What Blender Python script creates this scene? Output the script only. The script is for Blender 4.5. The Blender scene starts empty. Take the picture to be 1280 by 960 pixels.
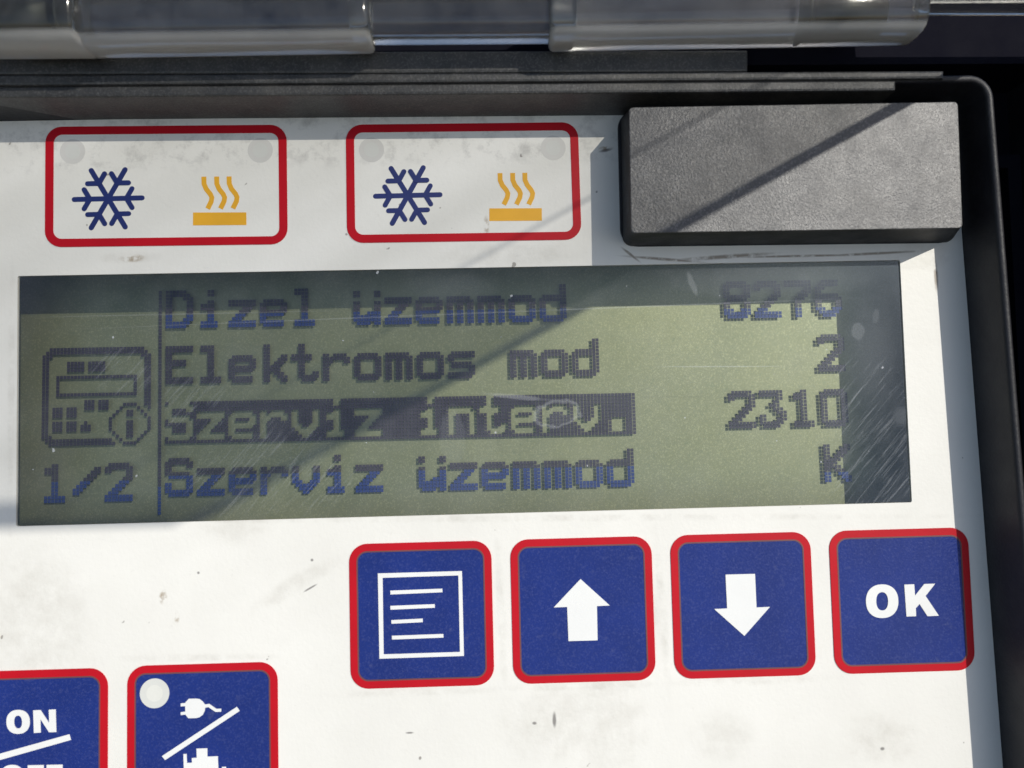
import bpy, bmesh, math, random
from mathutils import Vector, Matrix
from mathutils.geometry import tessellate_polygon
random.seed(7)
S = bpy.context.scene
C = S.collection
MM = 0.001

# ------------------------------------------------------------------ camera
# panel frame: X right, Y down (mm, from the display window's upper left corner), depth away from the viewer
def rotm(a, b, c):
    return (Matrix.Rotation(a, 3, 'X') @ Matrix.Rotation(b, 3, 'Y') @ Matrix.Rotation(c, 3, 'Z'))
RM = rotm(-0.0529, -0.0170, -0.0246)
TV = Vector((-74.9032, -16.1947, 115.2377))
RI = RM.transposed()
CP = -(RI @ TV)                       # camera in the panel frame
OX, OY = CP.x, CP.y                   # world origin is straight in front of the camera on the panel
FPX = 950.0
TILT = Matrix.Rotation(math.radians(-28), 4, 'X')      # the panel leans back
def W3(X, Y, h):                      # panel mm -> world metres; h is height towards the viewer
    return Vector(((X - OX) * MM, -h * MM, -(Y - OY) * MM))
def at(px, py, h=0.0):                # a photograph pixel on the layer h -> panel mm (X, Y)
    d = RI @ Vector(((px - 640) / FPX, (py - 480) / FPX, 1.0))
    s = (-h - CP.z) / d.z
    return (CP.x + d.x * s, CP.y + d.y * s)

cam_d = bpy.data.cameras.new('camera'); cam = bpy.data.objects.new('camera', cam_d); C.objects.link(cam)
def dirw(v): return Vector((v.x, v.z, -v.y))
r_ = dirw(RI @ Vector((1, 0, 0))); u_ = dirw(RI @ Vector((0, -1, 0))); f_ = dirw(RI @ Vector((0, 0, 1)))
m = Matrix((r_, u_, -f_)).transposed().to_4x4()
m.translation = W3(CP.x, CP.y, -CP.z)
cam.matrix_world = TILT @ m
cam_d.sensor_width = 36; cam_d.lens = FPX / 1280 * 36
cam_d.clip_start = 0.002; cam_d.clip_end = 50
cam_d.dof.use_dof = True
cam_d.dof.focus_distance = 0.121
cam_d.dof.aperture_fstop = 16.0
S.camera = cam

# ------------------------------------------------------------------ light
SUN = (TILT @ Vector((0.60, -1.0, 0.44))).normalized()       # towards the sun
w = bpy.data.worlds.new('World'); S.world = w; w.use_nodes = True
nt = w.node_tree; nt.nodes.clear()
sky = nt.nodes.new('ShaderNodeTexSky'); sky.sky_type = 'NISHITA'; sky.sun_disc = False
sky.sun_elevation = math.asin(SUN.z)
sky.sun_rotation = math.atan2(SUN.x, SUN.y)
bg = nt.nodes.new('ShaderNodeBackground'); bg.inputs['Strength'].default_value = 0.13
wo = nt.nodes.new('ShaderNodeOutputWorld')
nt.links.new(sky.outputs[0], bg.inputs[0]); nt.links.new(bg.outputs[0], wo.inputs[0])
sd = bpy.data.lights.new('sun', 'SUN'); sd.energy = 3.35; sd.angle = math.radians(0.5); sd.color = (1.0, 0.96, 0.875)
so = bpy.data.objects.new('sun', sd); C.objects.link(so)
so.rotation_euler = SUN.to_track_quat('Z', 'Y').to_euler()
S.view_settings.view_transform = 'Standard'; S.view_settings.look = 'None'
S.view_settings.exposure = 0.0; S.view_settings.gamma = 1.0
S.cycles.caustics_refractive = False; S.cycles.caustics_reflective = False
S.cycles.sample_clamp_indirect = 3.0

# the empty of the control unit comes first: materials take their coordinates from it
panel = bpy.data.objects.new('control_unit', None); C.objects.link(panel); panel.empty_display_size = .01
panel['label'] = 'grimy white control unit front with green display, blue keys edged red and two symbol fields'; panel['category'] = 'control unit'
panel.matrix_world = TILT
# ------------------------------------------------------------------ materials
def lnk(t, a, b): t.links.new(a, b)
class Mat:
    def __init__(s, name):
        s.m = bpy.data.materials.new(name); s.m.use_nodes = True
        s.t = s.m.node_tree; s.t.nodes.clear()
        s.out = s.t.nodes.new('ShaderNodeOutputMaterial')
        s.geo = s.t.nodes.new('ShaderNodeTexCoord'); s.geo.object = panel
    def n(s, ty, **kw):
        x = s.t.nodes.new(ty)
        for k, v in kw.items(): setattr(x, k, v)
        return x
    def noise(s, scale, detail=4, rough=.6, stretch=None, dist=0.0, rot=0.0):
        x = s.n('ShaderNodeTexNoise'); x.inputs['Scale'].default_value = scale
        x.inputs['Detail'].default_value = detail; x.inputs['Roughness'].default_value = rough
        x.inputs['Distortion'].default_value = dist
        src = s.geo.outputs['Object']
        if rot:
            q = s.n('ShaderNodeMapping'); q.inputs['Rotation'].default_value = (0, rot, 0); lnk(s.t, src, q.inputs[0]); src = q.outputs[0]
        if stretch:
            q = s.n('ShaderNodeMapping'); q.inputs['Scale'].default_value = stretch; lnk(s.t, src, q.inputs[0]); src = q.outputs[0]
        lnk(s.t, src, x.inputs['Vector'])
        return x.outputs['Fac']
    def mr(s, v, a, b, c=0., d=1., smooth=False):
        x = s.n('ShaderNodeMapRange'); lnk(s.t, v, x.inputs[0])
        if smooth: x.interpolation_type = 'SMOOTHSTEP'
        for i, k in enumerate((a, b, c, d)): x.inputs[i + 1].default_value = k
        return x.outputs[0]
    def math(s, op, a, b=None, clamp=False):
        x = s.n('ShaderNodeMath', operation=op); x.use_clamp = clamp
        for i, k in enumerate((a, b)):
            if k is None: continue
            if isinstance(k, (int, float)): x.inputs[i].default_value = k
            else: lnk(s.t, k, x.inputs[i])
        return x.outputs[0]
    def mix(s, f, a, b):
        x = s.n('ShaderNodeMix', data_type='RGBA')
        for i, k in ((0, f), (6, a), (7, b)):
            if isinstance(k, (int, float)): x.inputs[i].default_value = k
            elif isinstance(k, tuple): x.inputs[i].default_value = k + (1,) if len(k) == 3 else k
            else: lnk(s.t, k, x.inputs[i])
        return x.outputs[2]
    def blob(s, px, py, h, rx, ry=None, ang=0.0, soft=.5, ring=None):
        """mask of a stain: an ellipse (radii in mm) standing at one point of the object"""
        ry = ry or rx
        c = W3(*at(px, py, h), h)
        q = s.n('ShaderNodeVectorMath', operation='SUBTRACT'); lnk(s.t, s.geo.outputs['Object'], q.inputs[0]); q.inputs[1].default_value = c
        r = s.n('ShaderNodeVectorRotate', rotation_type='Y_AXIS'); lnk(s.t, q.outputs[0], r.inputs['Vector']); r.inputs['Angle'].default_value = ang
        k = s.n('ShaderNodeVectorMath', operation='MULTIPLY'); lnk(s.t, r.outputs[0], k.inputs[0]); k.inputs[1].default_value = (1 / (rx * MM), 0, 1 / (ry * MM))
        l = s.n('ShaderNodeVectorMath', operation='LENGTH'); lnk(s.t, k.outputs[0], l.inputs[0])
        nz = s.noise(500, 3); d = s.math('ADD', l.outputs['Value'], s.math('MULTIPLY', s.math('SUBTRACT', nz, .5), .8))
        if ring is not None:
            return s.mr(s.math('ABSOLUTE', s.math('SUBTRACT', d, 1.0)), 0, ring, 1, 0)
        return s.mr(d, 1 - soft, 1 + soft, 1, 0, True)
    def addm(s, lst):
        v = lst[0]
        for k in lst[1:]: v = s.math('MAXIMUM', v, k)
        return v
    def principled(s, color, rough=.5, spec=.5, metal=0., bump=None, bs=.3, bd=.0001, **kw):
        p = s.n('ShaderNodeBsdfPrincipled')
        if isinstance(color, tuple): p.inputs['Base Color'].default_value = color + (1,)
        else: lnk(s.t, color, p.inputs['Base Color'])
        if isinstance(rough, float): p.inputs['Roughness'].default_value = rough
        else: lnk(s.t, rough, p.inputs['Roughness'])
        p.inputs['Specular IOR Level'].default_value = spec
        p.inputs['Metallic'].default_value = metal
        for k, v in kw.items(): p.inputs[k].default_value = v
        if bump is not None:
            b = s.n('ShaderNodeBump'); b.inputs['Strength'].default_value = bs; b.inputs['Distance'].default_value = bd
            lnk(s.t, bump, b.inputs['Height']); lnk(s.t, b.outputs[0], p.inputs['Normal'])
        return p.outputs[0]
    def done(s, sh):
        lnk(s.t, sh, s.out.inputs[0]); return s.m

def m_white():
    a = Mat('white_membrane')
    base = a.mix(a.mr(a.noise(35, 6, .65), .35, .7), (.80, .785, .735), (.73, .715, .665))
    fine = a.mr(a.noise(1100, 3, .7), .62, .78, 0, .22)
    base = a.mix(fine, base, (.50, .48, .44))
    pits = a.mr(a.noise(520, 2, .5), .735, .76, 0, .7)
    base = a.mix(pits, base, (.16, .14, .12))
    smudge = a.math('MULTIPLY', a.addm([a.blob(45, 775, 0, 7, 9, .3), a.blob(60, 800, 0, 5, 3.2), a.blob(690, 905, 0, 6.5, 5, 0),
                         a.blob(760, 900, 0, 5, 7), a.blob(905, 920, 0, 4, 3), a.blob(1100, 925, 0, 5, 3.5), a.blob(20, 880, 0, 4, 5),
                         a.blob(370, 730, 0, 6, 1.2, .5), a.blob(160, 322, 0, 4, .8), a.blob(640, 318, 0, 9, 1.6), a.blob(1150, 320, 0, 5, 2),
                         a.blob(290, 660, 0, 5, 2), a.blob(815, 770, 0, 1.5, 4)]),
                    a.mr(a.noise(260, 7, .75), .38, .70, .02, .30))
    base = a.mix(smudge, base, (.36, .33, .27))
    brown = a.math('MULTIPLY', a.addm([a.blob(204, 747, 0, .5, .9), a.blob(221, 771, 0, .35, .7), a.blob(165, 331 - 8, 0, 1.6, .5), a.blob(608, 283, 0, .4, 1.4), a.blob(757, 186, 0, 1.0, .35)]),
                   a.mr(a.noise(900, 3), .4, .6))
    line = a.math('MULTIPLY', a.addm([a.blob(830, 324, 0, 5.5, .22, -.1), a.blob(905, 321, 0, 7, .3, .05), a.blob(1000, 320, 0, 9, .18), a.blob(788, 318, 0, 1.6, .2, -.7), a.blob(1090, 317, 0, 7, .2, .03), a.blob(335, 143, 0, 2.5, .3, -.2), a.blob(1170, 345, 0, .3, 2.2)]), a.mr(a.noise(500, 5), .36, .52, 0, .75))
    base = a.mix(line, base, (.16, .115, .07))
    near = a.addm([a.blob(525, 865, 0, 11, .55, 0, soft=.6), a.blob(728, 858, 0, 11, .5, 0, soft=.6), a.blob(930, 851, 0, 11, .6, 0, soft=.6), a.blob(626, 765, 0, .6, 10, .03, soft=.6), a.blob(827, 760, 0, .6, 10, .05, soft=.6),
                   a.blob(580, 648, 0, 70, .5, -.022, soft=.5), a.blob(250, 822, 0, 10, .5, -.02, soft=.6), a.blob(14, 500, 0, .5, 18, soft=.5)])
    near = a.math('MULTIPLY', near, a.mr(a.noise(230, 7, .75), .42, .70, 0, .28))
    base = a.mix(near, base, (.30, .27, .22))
    base = a.mix(a.math('MULTIPLY', brown, .75), base, (.28, .20, .11))
    dark = a.math('MULTIPLY', a.addm([a.blob(757, 188, 0, .9, .22, .2), a.blob(693, 900, 0, .25, 1.0), a.blob(388, 735, 0, 1.0, .13, .5), a.blob(668, 904, 0, .3, .2),
                                      a.blob(248, 716, 0, .18, .18), a.blob(390, 700, 0, .2, .2), a.blob(1103, 936, 0, .3, .22), a.blob(512, 916, 0, .5, .12)]), .7)
    base = a.mix(dark, base, (.06, .05, .05))
    # grime that has settled along the upper edge of the plate and around the raised block
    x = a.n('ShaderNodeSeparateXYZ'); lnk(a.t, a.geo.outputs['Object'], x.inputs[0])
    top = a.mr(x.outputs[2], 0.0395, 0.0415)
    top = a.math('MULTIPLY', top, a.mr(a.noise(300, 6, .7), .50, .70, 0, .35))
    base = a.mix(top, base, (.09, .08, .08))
    return a.done(a.principled(base, .48, .35, bump=a.noise(1500, 3, .6), bs=.4, bd=.00008))
def m_print(name, col, rough=.42, var=.12, spec=.5, scratch=0.0, bs=.35, bd=.00003, sc=3200, grain=None):
    a = Mat(name)
    d = tuple(c * (1 - var) for c in col)
    base = a.mix(a.mr(a.noise(90, 5), .35, .65), col, d)
    if scratch: base = a.mix(a.mr(a.noise(420, 5, .7), .60, .74, 0, scratch), base, (.35, .36, .42))
    if grain: base = a.mix(a.mr(a.noise(3600, 2, .5), .50, .74, 0, .24), base, grain)  # pale flecks painted into the colour as glints of the key surface
    return a.done(a.principled(base, rough, spec, bump=a.noise(sc, 2, .6), bs=bs, bd=bd))
def m_black(name, col=(.022, .022, .024), rough=.5, grain=1500, bs=.5, dust=.25, bd=.00012, spec=.5, dcol=(.16, .15, .13), speck=0.0):
    a = Mat(name)
    base = a.mix(a.mr(a.noise(160, 7, .7), .45, .72, 0, dust), col, dcol)
    if speck: base = a.mix(a.mr(a.noise(3300, 2, .5), .50, .72, 0, speck), base, (.36, .355, .35))  # pale specks: painted sparkle, together with dust in the texture pits
    b = a.noise(grain, 4, .7)
    return a.done(a.principled(base, a.mr(a.noise(220, 5), .3, .7, rough - .06, rough + .1), spec, bump=b, bs=bs, bd=bd))
def m_reflector():
    a = Mat('display_reflector')
    base = a.mix(a.mr(a.noise(45, 4), .35, .65), (.290, .283, .142), (.238, .238, .122))
    spark = a.mr(a.noise(3600, 2, .5), .50, .72, 0, .55)  # sparkle of the reflector painted into its base colour
    base = a.mix(spark, base, (.46, .44, .24))
    dk = a.mr(a.noise(1900, 2, .5), .58, .75, 0, .35)
    base = a.mix(dk, base, (.16, .19, .10))
    return a.done(a.principled(base, .50, .4, metal=.45, bump=a.noise(2300, 2, .6), bs=.3, bd=.00003))
def m_pane():
    a = Mat('scratched_window')
    gen = a.mr(a.noise(70, 6, .7), .40, .75, .012, .065)
    grain = a.mr(a.noise(900, 4, .7), .60, .75, 0, .07)
    scr = a.math('MULTIPLY', a.mr(a.noise(3000, 4, .7, stretch=(1, 1, .05), rot=math.radians(-42), dist=.4), .50, .72, 0, .22),
                 a.addm([a.blob(330, 590, 0, 13, 7), a.blob(160, 470, 0, 6, 4, -.5), a.blob(1100, 590, 0, 7, 9), a.blob(240, 500, 0, 6, 5), a.blob(1090, 520, 0, 6, 12)]))
    spots = a.addm([a.math('MULTIPLY', a.blob(1005, 347, 0, 1.15, 1.0, soft=.4), .16), a.math('MULTIPLY', a.blob(1074, 414, 0, 1.1, 1.4, soft=.3), .22),
                    a.math('MULTIPLY', a.blob(1096, 395, 0, .6, 1.4, -.2, soft=.4), .16), a.math('MULTIPLY', a.blob(866, 355, 0, .5, 1.9, .35, soft=.3), .22),
                    a.math('MULTIPLY', a.blob(696, 517, 0, 3.3, 1.9, .15, ring=.22), .28), a.math('MULTIPLY', a.blob(700, 521, 0, 3, 1.6, soft=.6), .10),
                    a.math('MULTIPLY', a.blob(566, 548, 0, 2.1, 4.6, soft=.25), .11), a.math('MULTIPLY', a.blob(645, 496, 0, 4.5, .35, -.12, soft=.4), .25),
                    a.math('MULTIPLY', a.blob(965, 350, 0, 15, 2.6, soft=.7), .13), a.math('MULTIPLY', a.blob(560, 360, 0, 7, 2.5, soft=.8), .12),
                    a.math('MULTIPLY', a.blob(1090, 440, 0, 4, 8, soft=.9), .13), a.math('MULTIPLY', a.blob(1128, 520, 0, 1.5, 1.5, soft=.5), .14),
                    a.math('MULTIPLY', a.blob(900, 458, 0, 9, .10, -.02, soft=.5), .35), a.math('MULTIPLY', a.blob(600, 391, 0, 55, .12, .018, soft=.5), .22),
                    a.math('MULTIPLY', a.blob(240, 392, 0, 22, .12, .0, soft=.5), .18)])
    specks = a.mr(a.noise(650, 2, .5), .755, .77, 0, .5)
    f = a.addm([gen, grain, scr, a.math('MULTIPLY', spots, .6), specks])
    tr = a.n('ShaderNodeBsdfTransparent'); tr.inputs[0].default_value = (.87, .91, .93, 1)
    df = a.n('ShaderNodeBsdfDiffuse'); df.inputs[0].default_value = (.72, .74, .76, 1)
    gl = a.n('ShaderNodeBsdfGlossy'); gl.inputs['Roughness'].default_value = .16; gl.inputs[0].default_value = (.70, .86, 1, 1)
    m1 = a.n('ShaderNodeMixShader'); lnk(a.t, f, m1.inputs[0]); lnk(a.t, tr.outputs[0], m1.inputs[1]); lnk(a.t, df.outputs[0], m1.inputs[2])
    fr = a.n('ShaderNodeFresnel'); fr.inputs[0].default_value = 1.45
    m2 = a.n('ShaderNodeMixShader'); lnk(a.t, a.math('MULTIPLY', fr.outputs[0], 1.35), m2.inputs[0]); lnk(a.t, m1.outputs[0], m2.inputs[1]); lnk(a.t, gl.outputs[0], m2.inputs[2])
    return a.done(m2.outputs[0])
def m_lid(name, tint, haze, streak=True):
    a = Mat(name)
    if streak:
        st = a.mr(a.noise(60, 3, .5, stretch=(1, .02, .02)), .36, .64, smooth=True)  # tint bands put in so the lid throws soft light streaks
        col = a.mix(st, tuple(t * .90 for t in tint), tuple(min(1, t * 1.1) for t in tint))
    else:
        col = a.mix(0.0, tint, tint)
    tr = a.n('ShaderNodeBsdfTransparent'); lnk(a.t, col, tr.inputs[0])
    df = a.n('ShaderNodeBsdfDiffuse'); df.inputs[0].default_value = (.8, .8, .8, 1)
    gl = a.n('ShaderNodeBsdfGlossy'); gl.inputs['Roughness'].default_value = .08
    m1 = a.n('ShaderNodeMixShader'); lnk(a.t, a.mr(a.noise(120, 5), .4, .7, haze * .5, haze * 1.5), m1.inputs[0]); lnk(a.t, tr.outputs[0], m1.inputs[1]); lnk(a.t, df.outputs[0], m1.inputs[2])
    fr = a.n('ShaderNodeFresnel'); fr.inputs[0].default_value = 1.45
    m2 = a.n('ShaderNodeMixShader'); lnk(a.t, a.math('MULTIPLY', fr.outputs[0], .36), m2.inputs[0]); lnk(a.t, m1.outputs[0], m2.inputs[1]); lnk(a.t, gl.outputs[0], m2.inputs[2])
    return a.done(m2.outputs[0])
def m_clear():
    a = Mat('clear_acrylic')
    g = a.principled((.93, .95, .92), .10, .5, bump=a.noise(260, 4), bs=.12, bd=.0003, **{'Transmission Weight': 1.0, 'IOR': 1.45})
    df = a.n('ShaderNodeBsdfDiffuse'); df.inputs[0].default_value = (.72, .72, .71, 1)
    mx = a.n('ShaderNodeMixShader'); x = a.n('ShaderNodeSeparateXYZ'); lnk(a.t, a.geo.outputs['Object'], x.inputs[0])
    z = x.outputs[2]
    edge = a.mr(z, .0538, .0529, 0, .55, True)                 # bright band of refracted light along the sleeve bottom, painted as pale haze
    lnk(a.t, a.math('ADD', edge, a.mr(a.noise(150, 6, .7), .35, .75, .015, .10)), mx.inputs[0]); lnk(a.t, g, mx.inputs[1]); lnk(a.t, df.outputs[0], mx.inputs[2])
    return a.done(mx.outputs[0])

WHITE = m_white()
BLUE = m_print('blue_print', (.008, .025, .185), .30, .18, .35, .10, 1.0, .00004, 2800, (.10, .12, .30))
RED = m_print('red_print', (.50, .003, .012), .42, .12, .25)
KEYWHITE = m_print('white_print', (.80, .80, .78), .45, .05)
NAVY = m_print('navy_print', (.008, .020, .14), .5, .15)
AMBER = m_print('amber_print', (.83, .42, .015), .5, .12)
LAMP = m_print('grey_lamp_window', (.66, .645, .61), .4, .10)
LAMPB = m_print('pale_lamp_window', (.66, .66, .62), .4, .08)
LAMPC = m_print('pale_lamp_centre', (.72, .715, .66), .4, .08)
BROWNEDGE = m_print('dull_brown_print', (.15, .055, .06), .5, .2)
BLOCK = m_black('dusty_black_plastic', (.020, .020, .023), .34, 2600, 1.0, .45, .00010, .75, (.07, .067, .06), speck=.24)
HOUSE = m_black('housing_plastic', (.011, .011, .015), .5, 1900, .8, .20, .00010, .45, (.06, .058, .055))
LEDGE = m_black('ledge_plastic', (.030, .030, .031), .42, 2400, 1.0, .65, .0001, .6, (.09, .086, .08), speck=.16)
SIDE = m_black('block_side_shade', (.008, .008, .010), .55, 2200, .6, .12, .0001, .35, (.05, .047, .04))  # block plastic darkened in colour for its shaded side faces
DEEP = m_black('shade_dark_plastic', (.006, .006, .011), .8, 1200, .3, .01, spec=.05)  # housing plastic coloured near black to stand for deep shade
REFL = m_reflector()
PANE = m_pane()
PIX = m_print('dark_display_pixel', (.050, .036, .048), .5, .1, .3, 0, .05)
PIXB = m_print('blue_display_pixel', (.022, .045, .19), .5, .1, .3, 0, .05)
LID = m_lid('clear_lid_sheet', (1.0, .992, .965), .005)
RAIL = m_lid('clear_lid_edge', (.03, .032, .035), .015, False)
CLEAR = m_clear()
PIN = m_print('olive_hinge_pin', (.24, .25, .16), .35, .3)

# ------------------------------------------------------------------ mesh helpers
class MB:
    def __init__(s, org=None): s.v = []; s.f = []; s.org = org or (OX, OY); s.mi = []; s.cur = 0
    def P(s, X, Y, h): s.v.append(Vector(((X - s.org[0]) * MM, -h * MM, -(Y - s.org[1]) * MM))); return len(s.v) - 1
    def face(s, idx): s.f.append(idx); s.mi.append(s.cur)
    def prism(s, loops, h0, h1, bottom=False, inset=0.0):
        """loops: outer then holes, lists of panel mm points"""
        flat = [p for L in loops for p in L]
        tris = tessellate_polygon([[Vector((p[0], p[1], 0)) for p in L] for L in loops])
        top = [s.P(p[0], p[1], h1) for p in flat]
        for t in tris:
            a, b, c = [flat[i] for i in t]
            cr = (b[0] - a[0]) * (c[1] - a[1]) - (b[1] - a[1]) * (c[0] - a[0])
            s.face([top[i] for i in (t if cr < 0 else t[::-1])])
        if h0 is None: return
        bot = [s.P(p[0], p[1], h0) for p in flat]
        if bottom:
            for t in tris:
                a, b, c = [flat[i] for i in t]
                cr = (b[0] - a[0]) * (c[1] - a[1]) - (b[1] - a[1]) * (c[0] - a[0])
                s.face([bot[i] for i in (t if cr > 0 else t[::-1])])
        k = 0
        for L in loops:
            n = len(L)
            for i in range(n):
                j = (i + 1) % n
                s.face([top[k + i], top[k + j], bot[k + j], bot[k + i]])
            k += n
    def loft(s, rings, cap=True):
        """rings: list of lists of (X, Y, h)"""
        ids = [[s.P(*p) for p in R] for R in rings]
        n = len(ids[0])
        for a, b in zip(ids, ids[1:]):
            for i in range(n):
                j = (i + 1) % n
                s.face([a[i], a[j], b[j], b[i]])
        if cap: s.face(ids[-1]); s.face(ids[0][::-1])
    def build(s, name, mats, parent=None, smooth=False, recalc=False, loc=None):
        me = bpy.data.meshes.new(name); me.from_pydata([tuple(v) for v in s.v], [], s.f)
        for mm in (mats if isinstance(mats, (list, tuple)) else [mats]): me.materials.append(mm)
        for p, i in zip(me.polygons, s.mi): p.material_index = i; p.use_smooth = smooth
        if recalc:
            b = bmesh.new(); b.from_mesh(me); bmesh.ops.recalc_face_normals(b, faces=b.faces); b.to_mesh(me); b.free()
        o = bpy.data.objects.new(name, me); C.objects.link(o)
        if parent: o.parent = parent
        if loc is not None: o.location = loc
        return o
def rrect(x0, y0, x1, y1, r, n=8):
    pts = []
    for cx, cy, a in ((x1 - r, y0 + r, -90), (x1 - r, y1 - r, 0), (x0 + r, y1 - r, 90), (x0 + r, y0 + r, 180)):
        for i in range(n + 1):
            t = math.radians(a + 90 * i / n); pts.append((cx + r * math.cos(t), cy + r * math.sin(t)))
    return pts
def rquad(c, r, n=8):
    """rounded quadrilateral; c = 4 corners TL, TR, BR, BL"""
    out = []
    for i in range(4):
        p = Vector(c[i]); a = (Vector(c[i - 1]) - p).normalized(); b = (Vector(c[(i + 1) % 4]) - p).normalized()
        rr = r[i] if isinstance(r, (list, tuple)) else r
        A = p + a * rr; B = p + b * rr
        for k in range(n + 1):
            q = _arc(A, p, B, k / n)
            out.append((q.x, q.y))
    return out
def _arc(A, p, B, t):
    # circular-looking corner: superellipse blend between tangent points
    th = t * math.pi / 2
    return p + (A - p) * (1 - math.sin(th)) + (B - p) * (1 - math.cos(th))
def capsule(a, b, w, n=6):
    a = Vector(a); b = Vector(b); d = (b - a).normalized(); base = math.atan2(d.y, d.x)
    pts = []
    for i in range(n + 1):
        t = base - math.pi / 2 + math.pi * i / n; pts.append((b.x + w / 2 * math.cos(t), b.y + w / 2 * math.sin(t)))
    for i in range(n + 1):
        t = base + math.pi / 2 + math.pi * i / n; pts.append((a.x + w / 2 * math.cos(t), a.y + w / 2 * math.sin(t)))
    return pts
def circle(c, r, n=40, ry=None):
    return [(c[0] + r * math.cos(2 * math.pi * i / n), c[1] + (ry or r) * math.sin(2 * math.pi * i / n)) for i in range(n)]
def empty(name, loc, label, cat):
    o = bpy.data.objects.new(name, None); C.objects.link(o); o.matrix_world = TILT @ Matrix.Translation(loc)
    o.empty_display_size = .01; o['label'] = label; o['category'] = cat
    return o
A = lambda pts, h=0: [at(x, y, h) for x, y in pts]

# ================================================================== HOUSING
HB = 8.1
house = empty('control_housing', W3(OX, OY, 0), 'black plastic housing frame around the white control panel, lit ledge along its top', 'housing')
PTL, PTR = at(-330, 157), at(1190, 132)
PBR, PBL = at(1276, 1250), at(-330, 1075); PBL = (PBL[0], PBR[1])
inner = rquad([PTL, PTR, PBR, PBL], 2.2, 8)
def grow(L, d, r):
    (a, b, c, e) = L
    return rquad([(a[0] - d, a[1] - d), (b[0] + d, b[1] - d), (c[0] + d, c[1] + d), (e[0] - d, e[1] + d)], r, 8)
CQ = [PTL, PTR, PBR, PBL]
# lip: inner wall, rounded lip, then down into the side channel
mb = MB()
prof = [(0, -1.2), (0.05, 0), (0.15, HB - .7), (.25, HB - .25), (.45, HB - .06), (.7, HB), (.9, HB - .02), (1.15, HB - .2), (1.35, HB - .6), (1.5, HB - 2), (1.6, -9)]
mb.loft([[(x, y, h) for x, y in grow(CQ, d, 2.2 + d)] for d, h in prof], cap=False)
mb.build('rim', HOUSE, house, smooth=True, recalc=False)
# upper ledge between the rim and the hinge, three strips stepped back with fine grooves
def strip(y0l, y0r, y1l, y1r, h, x0=-330, x1=1085, hb=-6):
    mb = MB(); ch = .35
    a, b, c, d = at(x0, y0l, h), at(x1, y0r, h), at(x1, y1r, h), at(x0, y1l, h)
    R = lambda k, hh: [(a[0] + k, a[1] + k, hh), (b[0] - k, b[1] + k, hh), (c[0] - k, c[1] - k, hh), (d[0] + k, d[1] - k, hh)]
    mb.loft([R(0, hb), R(0, h - ch), R(ch * .3, h - ch * .3), R(ch, h)])
    return mb
strip(110, 99.5, 124, 113, HB + .04, x1=1120).build('ledge_strip', LEDGE, house, recalc=True)
strip(95, 88, 109, 98, HB + .55, x1=1180).build('ledge_strip', LEDGE, house, recalc=True)
strip(66, 62, 94.4, 89.4, HB + .3, x1=935).build('ledge_strip', LEDGE, house, recalc=True)
mb = MB(); a = at(-340, 66, HB); b = at(1180, 62, HB)
mb.prism([[(a[0], a[1] - 34), (b[0] + 30, a[1] - 34), (b[0] + 30, b[1] - .2), (a[0], a[1] - .2)]], -9, 2.5, True)
mb.build('hinge_recess', DEEP, house, recalc=True)
# channel floor beside the rim and outer side wall
mb = MB(); c0 = at(1207, 132)
fx0, fx1 = PTR[0] - 1, OX + 99
mb.prism([[(PTL[0] - 20, PTL[1] - 40), (fx1, PTL[1] - 40), (fx1, PBR[1] + 22), (PTL[0] - 20, PBR[1] + 22)],
          [(p[0], p[1]) for p in rquad(CQ, 3, 3)]], -12, -8, True)
mb.build('channel_floor', DEEP, house, recalc=True)
mb = MB(); mb.prism([rrect(OX + 86.6, PTL[1] - 6, OX + 99.5, PBR[1] + 22, .8, 4)], -11, 26, True); mb.build('side_wall', HOUSE, house, recalc=True)
mb = MB(); mb.prism([rrect(PTL[0] - 20, PTL[1] - 42, PTL[0] - 9, PBR[1] + 22, .8, 4)], -11, 20, True); mb.build('side_wall', HOUSE, house, recalc=True)
mb = MB(); mb.prism([rrect(PTL[0] - 8.8, PBR[1] + 10, OX + 86.4, PBR[1] + 22, .8, 4)], -11, 12, True); mb.build('bottom_wall', HOUSE, house, recalc=True)

# ================================================================== RAISED BLOCK
BH = 8.0
T = [at(786, 134, BH), at(1197.5, 127, BH), at(1203.5, 285, BH), at(789, 291.5, BH)]
Bq = [at(775, 141, 0), at(1183, 134, 0), at(1194, 303, 0), at(778, 308, 0)]
def lerpq(t): return [tuple(Vector(b).lerp(Vector(a), t)) for a, b in zip(T, Bq)]
def ring(q, r, h, d=0):
    cx = sum(p[0] for p in q) / 4; cy = sum(p[1] for p in q) / 4
    q = [(p[0] - math.copysign(d, p[0] - cx), p[1] - math.copysign(d, p[1] - cy)) for p in q]
    return [(x, y, h) for x, y in rquad(q, r, 8)]
block_o = empty('cover_block', W3(*T[0], 0), 'raised dusty black plastic block with rounded corners above the right end of the display', 'plastic cover')
mb = MB(org=T[0])
mb.cur = 1
mb.loft([ring(Bq, 1.6, -.3), ring(lerpq(.1), 1.5, BH * .1), ring(lerpq(.95), .8, BH * .95), ring(T, .65, BH - .1, 0)], cap=False)
mb.cur = 0
mb.loft([ring(T, .65, BH - .1, 0), ring(T, .6, BH - .03, .03), ring(T, .55, BH, .11)])
mb.build('cover_body', [BLOCK, SIDE], block_o, recalc=False)
mb = MB(org=T[0]); 
mb.loft([ring([at(771, 139, 0), at(1184, 132, 0), at(1195, 304, 0), at(775, 309, 0)], 2.8, -.3), ring([at(772, 140, 0), at(1183, 133, 0), at(1194, 303.5, 0), at(776, 308.5, 0)], 2.7, .35)])
mb.build('base_flange', HOUSE, block_o, recalc=True)

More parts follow.
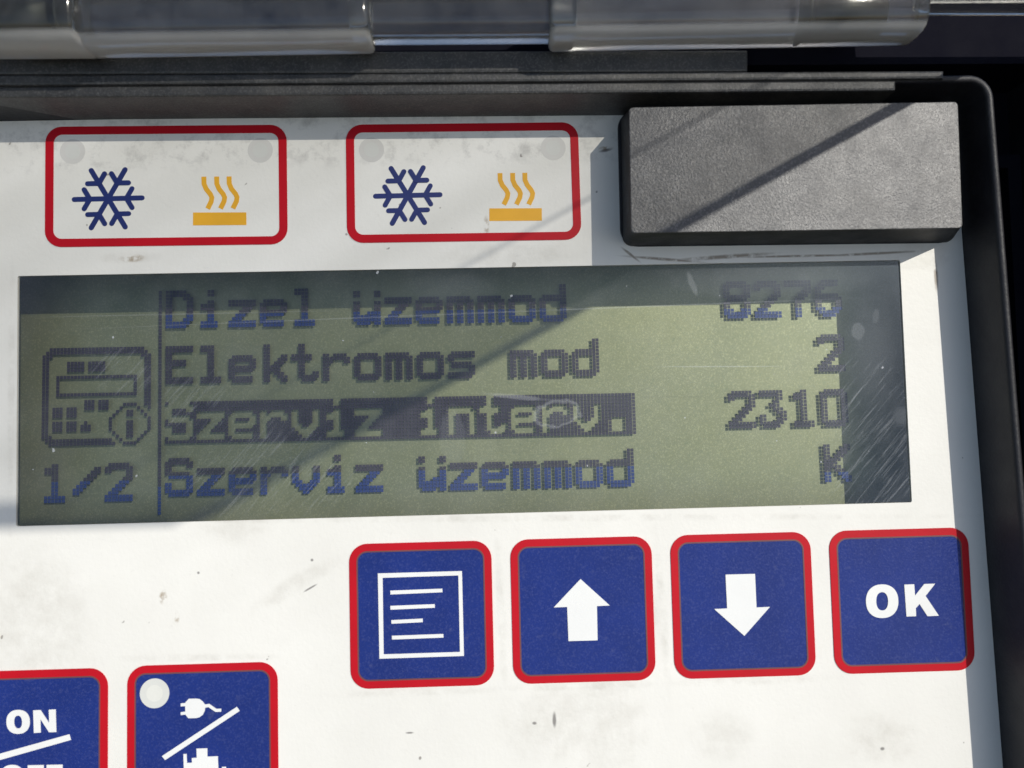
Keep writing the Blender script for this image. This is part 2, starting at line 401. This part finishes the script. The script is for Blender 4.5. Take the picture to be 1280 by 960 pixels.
# ================================================================== CONTROL PANEL
LW, LH = 135.0, 37.48
winq = [at(22, 345), at(1125, 325), at(1140, 628), at(20, 658)]
mb = MB()
mb.prism([rquad(CQ, 2.2, 8), rquad(winq, .25, 2)], -.5, 0, True)
mb.build('face_plate', WHITE, panel, recalc=True)

# ---- display: recessed reflector, pixels, window
DD = 9.0
disp = None
q = [at(-75, 255, -DD - .8), at(1215, 232, -DD - .8), at(1240, 720, -DD - .8), at(-75, 745, -DD - .8)]
mb = MB(); mb.prism([[tuple(p) for p in q]], -DD - 1.6, -DD - .8, True)
disp = mb.build('display', REFL, panel, recalc=True)
disp['label'] = 'olive green dot matrix display with Hungarian service menu, its top and right in shade'
mb = MB()
qo = [(p[0] + dx * 2, p[1] + dy * 2) for p, (dx, dy) in zip(q, ((-1, -1), (1, -1), (1, 1), (-1, 1)))]
qi = [(p[0] - dx * .1, p[1] - dy * .1) for p, (dx, dy) in zip(q, ((-1, -1), (1, -1), (1, 1), (-1, 1)))]
mb.prism([qo, qi], -DD - 1.5, -.6, True); mb.build('display_surround', DEEP, disp, recalc=True)
mb = MB(); mb.prism([[(p[0] + dx * .05, p[1] + dy * .05) for p, (dx, dy) in zip(winq, ((1, 1), (-1, 1), (-1, -1), (1, -1)))]], None, -.25)
mb.build('window_pane', PANE, disp)['label'] = 'scratched clear window pane'

G0 = [at(207.0, 363.2, -DD), at(1051.2, 349.3, -DD), at(1065.5, 602.3, -DD), at(206.0, 621.3, -DD)]
def gp(c, r):
    s = (c - 37) / 197.0; t = r / 59.0
    a, b, cc, d = G0
    return tuple((1 - t) * ((1 - s) * a[i] + s * b[i]) + t * ((1 - s) * d[i] + s * cc[i]) for i in (0, 1))
FONT = {
 'D': '######..|#######.|##...###|##....##|##....##|##....##|##....##|##....##|##...###|#######.|######..',
 'E': '########|########|##......|##......|######..|######..|##......|##......|##......|########|########',
 'S': '.######.|########|##....##|##......|#######.|.#######|......##|##....##|##....##|########|.######.',
 'K': '##....##|##...###|##..###.|##.###..|#####...|####....|#####...|##.###..|##..###.|##...###|##....##',
 'i': '...##...|...##...|........|...##...|.####...|.####...|...##...|...##...|...##...|.#####..|.#####..',
 'z': '........|........|........|########|########|....###.|...###..|..###...|.###....|########|########',
 'e': '........|........|........|.######.|########|##....##|########|#######.|##......|#######.|.######.',
 'l': '.####...|.####...|...##...|...##...|...##...|...##...|...##...|...##...|...##...|.######.|.######.',
 'ü': '........|##....##|##....##|........|##....##|##....##|##....##|##..####|########|########|.####.##',
 'm': '........|........|........|#######.|########|##.##.##|##.##.##|##.##.##|##.##.##|##.##.##|##.##.##',
 'o': '........|........|........|.######.|########|##....##|##....##|##....##|##....##|########|.######.',
 'd': '......##|......##|......##|.#######|########|##....##|##....##|##....##|##....##|########|.######.',
 'k': '.##.....|.##.....|.##.....|.##...##|.##..###|.##.###.|.#####..|.#####..|.##.###.|.##..###|.##...##',
 't': '..##....|..##....|..##....|######..|######..|..##....|..##....|..##....|..##..##|..######|...####.',
 'r': '........|........|........|##.####.|########|###...##|##......|##......|##......|##......|##......',
 's': '........|........|........|.#######|########|##......|.######.|.#######|......##|########|#######.',
 'v': '........|........|........|##....##|##....##|##....##|##....##|###..###|.######.|..####..|...##...',
 'n': '........|........|........|#######.|########|##....##|##....##|##....##|##....##|##....##|##....##',
 '.': '........|........|........|........|........|........|........|..####..|..####..|..####..|..####..',
 '2': '.######.|########|##....##|......##|.....###|....###.|...###..|..###...|.###....|########|########',
 '3': '#######.|#######.|.....##.|....##..|...###..|....###.|.....###|##....##|##...###|#######.|.#####..',
 '1': '...##...|.####...|.####...|...##...|...##...|...##...|...##...|...##...|...##...|.######.|.######.',
 '0': '.######.|########|##....##|##....##|##....##|##....##|##....##|##....##|##....##|########|.######.',
 '8': '.######.|########|##....##|##....##|########|.######.|##....##|##....##|###..###|########|.######.',
 '7': '########|########|......##|.....###|....###.|...###..|...##...|...##...|...##...|...##...|...##...',
 '6': '..#####.|.######.|###.....|##......|#######.|########|##....##|##....##|###..###|.######.|..####..',
 '/': '........|......##|.....###|....###.|...###..|..###...|.###....|###.....|##......|........|........',
}
def pixels(name, cells, label=None, blue=lambda r: False):
    mb = MB()
    for c, r in sorted(cells):
        g = .055
        a, b, cc, d = gp(c + g, r + g), gp(c + 1 - g, r + g), gp(c + 1 - g, r + 1 - g), gp(c + g, r + 1 - g)
        mb.cur = 1 if blue(r) else 0
        mb.prism([[a, b, cc, d]], None, -DD)
    o = mb.build(name, [PIX, PIXB], disp)
    if label: o['label'] = label
def text(s, c0, r0):
    out = set()
    for i, ch in enumerate(s):
        if ch == ' ': continue
        for r, row in enumerate(FONT[ch].split('|')):
            for c, k in enumerate(row):
                if k == '#': out.add((c0 + 9 * i + c, r0 + r))
    return out
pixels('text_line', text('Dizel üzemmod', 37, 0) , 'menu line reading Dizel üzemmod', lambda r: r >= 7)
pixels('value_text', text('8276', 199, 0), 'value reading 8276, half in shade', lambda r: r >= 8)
pixels('text_line', text('Elektromos mod', 37, 16), 'menu line reading Elektromos mod')
pixels('value_text', text('2', 226, 16), 'value reading 2')
bar = {(c, r) for c in range(37, 37 + 135) for r in range(32, 44)} - text('Szerviz interv.', 37, 32)
pixels('text_line', bar, 'highlighted menu line reading Szerviz interv.')
pixels('value_text', text('2310', 199, 32), 'value reading 2310')
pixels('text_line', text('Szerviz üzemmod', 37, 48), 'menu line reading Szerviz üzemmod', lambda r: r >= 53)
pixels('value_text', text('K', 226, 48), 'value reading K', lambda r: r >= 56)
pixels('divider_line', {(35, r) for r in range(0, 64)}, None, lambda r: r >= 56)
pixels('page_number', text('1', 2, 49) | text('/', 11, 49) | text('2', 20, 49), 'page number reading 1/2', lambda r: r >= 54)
ic = set()
def R_(c0, c1, r0, r1):
    for c in range(c0, c1 + 1):
        for r in range(r0, r1 + 1): ic.add((c + 2, r + 16))
R_(2, 28, 0, 0); R_(1, 29, 1, 1); R_(0, 2, 2, 2); R_(28, 30, 2, 2); R_(0, 1, 3, 24); R_(29, 30, 3, 16); R_(30, 30, 17, 17); R_(0, 2, 25, 25); R_(1, 19, 26, 26); R_(2, 20, 27, 27)
R_(7, 11, 4, 6); R_(13, 17, 4, 6); R_(4, 26, 8, 8); R_(4, 26, 13, 13); R_(4, 4, 9, 12); R_(26, 26, 9, 12)
R_(12, 14, 15, 17); R_(16, 18, 15, 17); R_(3, 5, 17, 19); R_(7, 9, 17, 19); R_(3, 5, 21, 23); R_(7, 9, 21, 23); R_(11, 13, 22, 23); R_(12, 12, 21, 21)
R_(23, 26, 16, 16); R_(23, 26, 27, 27); R_(19, 19, 20, 23); R_(30, 30, 20, 23)
for c, r in ((22, 17), (27, 17), (21, 18), (28, 18), (20, 19), (29, 19), (20, 24), (29, 24), (21, 25), (28, 25), (22, 26), (27, 26)): R_(c, c, r, r)
R_(24, 25, 18, 19); R_(24, 25, 21, 25)
pixels('menu_icon', ic, 'icon of a control unit with an info circle')

# ---- keys
KS, KP = 21.307, 24.1474
# meshes of a key are local to its upper left corner
def key(X, Y, w, h, label, src=None):
    loc = W3(X, Y, 0)
    if src:
        k = src.copy(); C.objects.link(k); k.parent = panel; k.location = loc; k['label'] = label
        for ch in src.children:
            if ch.name.startswith(('border', 'edge_line')):
                c = ch.copy(); C.objects.link(c); c.parent = k
        return k
    bd = 1.13
    mb = MB((0, 0)); mb.prism([rrect(bd, bd, w - bd, h - bd, 1.55, 8)], 0.004, .10)
    k = mb.build('key', BLUE, panel, recalc=False, loc=loc); k['label'] = label
    mb = MB((0, 0)); mb.prism([rrect(0, 0, w, h, 2.7, 8), rrect(bd + .12, bd + .12, w - bd - .12, h - bd - .12, 1.45, 8)], 0.004, .135)
    mb.build('border', RED, k)
    mb = MB((0, 0)); mb.prism([rrect(bd - .05, bd - .05, w - bd + .05, h - bd + .05, 1.6, 8), rrect(bd + .17, bd + .17, w - bd - .17, h - bd - .17, 1.4, 8)], 0.004, .150)
    mb.build('edge_line', BROWNEDGE, k)
    return k

KX, KY = 49.47, 41.4527
keys = []
labs = ['blue menu key with a white framed list of lines', 'blue key with a white arrow pointing up', 'blue key with a white arrow pointing down', 'blue key with white letters OK']
for i, lb in enumerate(labs):
    keys.append(key(KX + KP * i, KY, KS, KS, lb, keys[0] if keys else None))
tX, tY = at(159.5, 832.5)
K2 = 22.1
k_on = key(at(135.2, 880)[0] - K2, tY + .15, K2, K2, 'blue key with white letters ON and OFF either side of a slanting line')
k_pl = key(tX, tY, K2, K2, 'blue key with a white plug above and an engine below a slanting line', k_on)
def symbol(par, name, polys, mat, h=.18, label=None, step=.008):
    """polys: list of loop lists in panel mm; each printed a hair above the one before so that crossing strokes never share a plane"""
    o = (par.location.x / MM + OX, -par.location.z / MM + OY)
    mb = MB(o)
    for i, lp in enumerate(polys):
        mb.cur = i if isinstance(mat, list) else 0
        mb.prism(lp, .004, h + step * i)
    ob = mb.build(name, mat, par)
    if label: ob['label'] = label
    return ob
PA = lambda pts: [at(x, y) for x, y in pts]
# list icon
symbol(keys[0], 'frame_symbol', [[PA([(472.5, 716.5), (577.5, 713.5), (580, 819.5), (474.5, 823)]), PA([(478.5, 722), (573, 719), (575, 814.5), (479.8, 817.5)])]], KEYWHITE)
symbol(keys[0], 'list_symbol', [[PA(q)] for q in ([(488, 738), (553, 735.5), (553.2, 740), (488.3, 742.8)], [(488, 757), (543.5, 754.8), (543.8, 759.3), (488.3, 761.8)],
        [(489.3, 774.8), (528.5, 772.8), (528.7, 777.3), (489.6, 779.3)], [(490, 794.3), (554.3, 792), (554.5, 796.5), (490.3, 799)])], KEYWHITE)
symbol(keys[1], 'up_arrow_symbol', [[PA([(725.5, 723.5), (762, 756.5), (746, 757.3), (746.8, 800), (710.5, 801), (708.8, 758.3), (692, 759)])]], KEYWHITE)
symbol(keys[2], 'down_arrow_symbol', [[PA([(906.5, 718), (943.3, 717), (945.2, 759), (962, 758.2), (930, 794.5), (892.5, 761), (908.5, 760.2)])]], KEYWHITE)
def sell(cx, cy, rx, ry, p=2.25, n=48, rot=-.02):
    out = []
    for i in range(n):
        t = 2 * math.pi * i / n; c, s_ = math.cos(t), math.sin(t)
        x = rx * math.copysign(abs(c) ** (2 / p), c); y = ry * math.copysign(abs(s_) ** (2 / p), s_)
        out.append(at(cx + x * math.cos(rot) - y * math.sin(rot), cy + x * math.sin(rot) + y * math.cos(rot)))
    return out
def L_(pts, ox, oy, sx, sy, sh=-.02):
    return PA([(ox + x * sx, oy + y * sy + x * sx * sh) for x, y in pts])
symbol(keys[3], 'letter_o', [[sell(1102, 751.2, 20.2, 21), sell(1102, 751.3, 7.4, 11.4)]], KEYWHITE)
symbol(keys[3], 'letter_k', [[PA([(1129.6, 730.5), (1142, 730.0), (1143, 744.2), (1154.5, 729.7), (1168.2, 729.3), (1156.2, 744.6), (1172.8, 769.3), (1158.6, 769.9), (1148.6, 754.6), (1144, 760), (1144.4, 769.9), (1132.4, 770.3)])]], KEYWHITE)
# ON / OFF
symbol(k_on, 'letter_o', [[sell(23.5, 901.8, 14.6, 15), sell(23.5, 902, 5.0, 8.0)]], KEYWHITE)
symbol(k_on, 'letter_n', [[PA([(42.3, 887.4), (51.5, 887.0), (62.3, 903.5), (61.8, 886.6), (70.4, 886.2), (71.2, 914.4), (62.2, 914.8), (51.3, 898.2), (51.8, 915.2), (43.2, 915.6)])]], KEYWHITE)
symbol(k_on, 'slash_line', [[PA([(-42, 953.5), (87.5, 917.2), (89.5, 924.3), (-40, 961)])]], KEYWHITE)
symbol(k_on, 'letter_o', [[sell(16, 970.6, 14.8, 15.2), sell(16, 970.6, 5.0, 8.0)]], KEYWHITE)
F = [(0, 0), (1, 0), (1, .24), (.42, .24), (.42, .4), (.92, .4), (.92, .62), (.42, .62), (.42, 1), (0, 1)]
for fx in (35.5, 59): symbol(k_on, 'letter_f', [[L_(F, fx, 956 - (fx - 35) * .02, 20, 28)]], KEYWHITE)
# plug / engine
symbol(k_pl, 'indicator_light', [[circle(at(193.8, 866.2), 2.16)], [circle(at(193.8, 866.2), 1.2)]], [LAMPB, LAMPC], .17)
symbol(k_pl, 'plug_symbol', [[PA([(236.5, 873), (246, 872.8), (250, 873.4), (254, 876.5), (256.5, 880), (262, 879.4), (271, 885.6), (277, 885.3), (277, 889), (270, 889.4), (261, 883.3), (257, 884.2),
        (256.5, 888), (254, 893), (250, 896), (246, 897), (236, 897.2), (233, 893.5), (232.6, 892.6), (226.6, 893.4), (226.4, 889.7), (232.2, 889), (232, 882), (226.6, 882.5), (226.4, 878.8), (232, 878.2), (232.8, 877)])]], KEYWHITE)
symbol(k_pl, 'slash_line', [[PA([(296.5, 883), (300, 888.2), (207, 949.5), (203, 944.5)])]], KEYWHITE)
symbol(k_pl, 'engine_symbol', [[PA([(229.8, 942), (233.8, 941.8), (234.3, 953), (240.5, 952.8), (240.3, 947), (246.5, 946.6), (246.2, 935.2), (259.6, 934.8), (259.8, 945.2), (272.8, 944.6), (273.5, 964),
        (278, 963.8), (278, 958), (283, 957.8), (283.5, 976), (278.5, 976.2), (278.4, 970), (274, 970.2), (273.8, 984), (256, 984.6), (250, 978), (241, 978.3), (240.8, 962), (234.6, 962.2), (235, 974), (230.8, 974.2)])]], KEYWHITE)

# ---- status fields with lamps and symbols
def capsules(c, r, w, tilt):
    out = []
    def pt(a, d, off=(0, 0)): return (c[0] + d * math.cos(a), c[1] + d * math.sin(a))
    for k in range(3):
        a = tilt + k * math.pi / 3
        out.append([capsule(pt(a, -r + w / 2), pt(a, r - w / 2), w)])
    for k in range(6):
        a = tilt + k * math.pi / 3
        b = pt(a, r * .50)
        for sg in (-1, 1):
            e = (b[0] + r * .31 * math.cos(a + sg * math.radians(60)), b[1] + r * .31 * math.sin(a + sg * math.radians(60)))
            out.append([capsule(b, e, w * .95)])
    return out
def field(quad, lamps, flake, heat, label):
    o = at(*quad[0])
    q = PA(quad)
    mb = MB(o); mb.prism([rquad(q, 2.2, 8)], .004, .04); f = mb.build('status_field', WHITE, panel, loc=W3(o[0], o[1], 0)); f['label'] = label
    ins = [(p[0] + dx * 1.25, p[1] + dy * 1.25) for p, (dx, dy) in zip(q, ((1, 1), (-1, 1), (-1, -1), (1, -1)))]
    mb = MB(o); mb.prism([rquad(q, 2.5, 8), rquad(ins, 1.3, 8)], .004, .11); mb.build('border', RED, f)
    for l in lamps: symbol(f, 'indicator_light', [[circle(at(*l), 1.93)], [circle(at(*l), 1.15)]], [LAMP, LAMPB], .06)
    symbol(f, 'snowflake_symbol', capsules(at(flake[0], flake[1]), flake[2] * .1213, .78, -.005), NAVY, .07, step=.006)
    hx, hy, k = heat
    polys = []
    for dx in (0, 16, 31.5):
        cl = [(0, 0), (.2, 9), (3.0, 15.5), (8.2, 22), (10.0, 26), (9.2, 31), (4.8, 40)]
        L = []; Rr = []
        for i, (x, y) in enumerate(cl):
            j0 = max(i - 1, 0); j1 = min(i + 1, len(cl) - 1)
            tx, ty = cl[j1][0] - cl[j0][0], cl[j1][1] - cl[j0][1]; n = math.hypot(tx, ty); nx, ny = -ty / n, tx / n
            wd = 3.1
            L.append((hx + (dx + x + nx * wd) * k, hy + (y + ny * wd) * k - dx * .01)); Rr.append((hx + (dx + x - nx * wd) * k, hy + (y - ny * wd) * k - dx * .01))
        polys.append([PA(L + Rr[::-1])])
    polys.append([PA([(hx - 13.5 * k, hy + 44.8 * k), (hx + 53 * k, hy + 44.6 * k), (hx + 53.2 * k, hy + 60.4 * k), (hx - 13.6 * k, hy + 60.8 * k)])])
    symbol(f, 'heat_symbol', polys, AMBER, .07, step=.002)
field([(57.3, 158.8), (358.3, 156.2), (359.8, 305.3), (56.4, 309.2)], [(91, 189.5), (325.5, 188)], (135.5, 248.5, 45.5), (255, 221, 1.0), 'left white field outlined in red, between rim and display end, with snowflake and heat symbols')
field([(432.3, 156.2), (722.2, 153), (727, 299.6), (434, 304)], [(464.5, 187.5), (691.5, 185)], (509.8, 244.5, 44), (625, 216.5, .985), 'right white field outlined in red, next to the raised block, with snowflake and heat symbols')

# ================================================================== CLEAR LID (opened upwards)
lid = empty('clear_lid', W3(OX, OY, 0), 'scuffed clear plastic lid swung open on hinge sleeves along the top edge', 'lid')
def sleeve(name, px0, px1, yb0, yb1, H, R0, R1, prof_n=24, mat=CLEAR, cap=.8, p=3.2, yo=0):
    """a rounded bar along X; bottom outline yb in the photograph; radii R0 (vertical) and R1 (depth)"""
    mb = MB()
    a = at(px0, yb0, H); b = at(px1, yb1, H)
    rings = []
    n = 14
    for i in range(n + 1):
        t = i / n
        e = min(t, 1 - t) * (b[0] - a[0])
        k = 1.0 if e > cap else (0.72 + .28 * math.sqrt(max(0, 1 - (1 - e / cap) ** 2)))
        pts = []
        X = a[0] + (b[0] - a[0]) * t; Yb = a[1] + (b[1] - a[1]) * t
        for j in range(prof_n):
            th = 2 * math.pi * j / prof_n; c, s_ = math.cos(th), math.sin(th)
            y = R0 * k * math.copysign(abs(c) ** (2 / p), c); h = R1 * k * math.copysign(abs(s_) ** (2 / p), s_)
            pts.append((X, Yb - R0 + y + yo, H + h))
        rings.append(pts)
    # dense rings near the ends
    out = []
    for e in (0, .15, .4, .8):
        t = e / (b[0] - a[0]); out.append((t, 0.75 + .25 * math.sqrt(max(0, 1 - (1 - e / .8) ** 2))))
    tl = out + [(.25, 1), (.5, 1), (.75, 1)] + [(1 - t, k) for t, k in out[::-1]]
    rings = []
    for t, k in tl:
        X = a[0] + (b[0] - a[0]) * t; Yb = a[1] + (b[1] - a[1]) * t; pts = []
        for j in range(prof_n):
            th = 2 * math.pi * j / prof_n; c, s_ = math.cos(th), math.sin(th)
            y = R0 * k * math.copysign(abs(c) ** (2 / p), c); h = R1 * k * math.copysign(abs(s_) ** (2 / p), s_)
            pts.append((X, Yb - R0 + y + yo, H + h))
        rings.append(pts)
    mb.loft(rings)
    return mb.build(name, mat, lid, smooth=True, recalc=True)
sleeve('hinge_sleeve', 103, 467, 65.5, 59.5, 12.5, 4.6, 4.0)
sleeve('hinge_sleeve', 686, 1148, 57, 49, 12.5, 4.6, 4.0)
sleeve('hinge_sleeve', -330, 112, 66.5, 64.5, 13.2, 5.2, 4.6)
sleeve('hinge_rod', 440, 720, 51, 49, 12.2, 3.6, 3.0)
# pins and rings seen through the ends of the sleeves
def ring_part(name, px0, px1, py, H, R, mat):
    mb = MB(); a = at(px0, py, H); b = at(px1, py, H)
    mb.loft([[(x, a[1] + R * k * math.cos(2 * math.pi * j / 24), H + R * k * math.sin(2 * math.pi * j / 24)) for j in range(24)] for x, k in ((a[0], .8), (a[0] + .2, 1), (b[0] - .2, 1), (b[0], .8))])
    return mb.build(name, mat, lid, smooth=True, recalc=True)
ring_part('hinge_pin', 14, 76, 26, 12.6, 2.6, PIN); ring_part('hinge_ring', 84, 90, 26, 12.6, 3.4, PIN); ring_part('hinge_ring', 4, 9, 26, 12.6, 3.4, PIN); ring_part('hinge_ring', 1000, 1006, 18, 12.6, 3.3, PIN); ring_part('hinge_pin', 1010, 1098, 18, 12.6, 2.6, PIN)
# the sheet of the lid, its edge rails and ribs
KT = .126
def lidpt(x, H, off=0.0): return (OX + x, OY - (56.0 + KT * (H - 12) + off), H)
def slab(name, x0, x1, H0, H1, o0, o1, mat):
    mb = MB()
    mb.loft([[lidpt(x0, H, o0), lidpt(x1, H, o0), lidpt(x1, H, o1), lidpt(x0, H, o1)] for H in (H0, H1)])
    return mb.build(name, mat, lid, recalc=True)
slab('lid_sheet', -118, 56.9, 14, 215, 1.5, 3.3, LID)
slab('lid_sheet', 58.2, 81.5, 14, 215, 1.5, 3.3, LID)  # gap between the two sheets is added to pass a bright sun streak
slab('lid_edge', 80.4, 81.5, 14, 215, 0.15, 1.4, RAIL)
slab('lid_edge', -118, -116.4, 14, 215, 0.0, 1.4, RAIL)
slab('lid_edge', -118, 81.5, 215.1, 217.5, 0.0, 3.3, RAIL)
for x in (): slab('lid_rib', x, x + .6, 18, 200, 1.0, 1.45, LID)
# front of the lid where it meets the hinge
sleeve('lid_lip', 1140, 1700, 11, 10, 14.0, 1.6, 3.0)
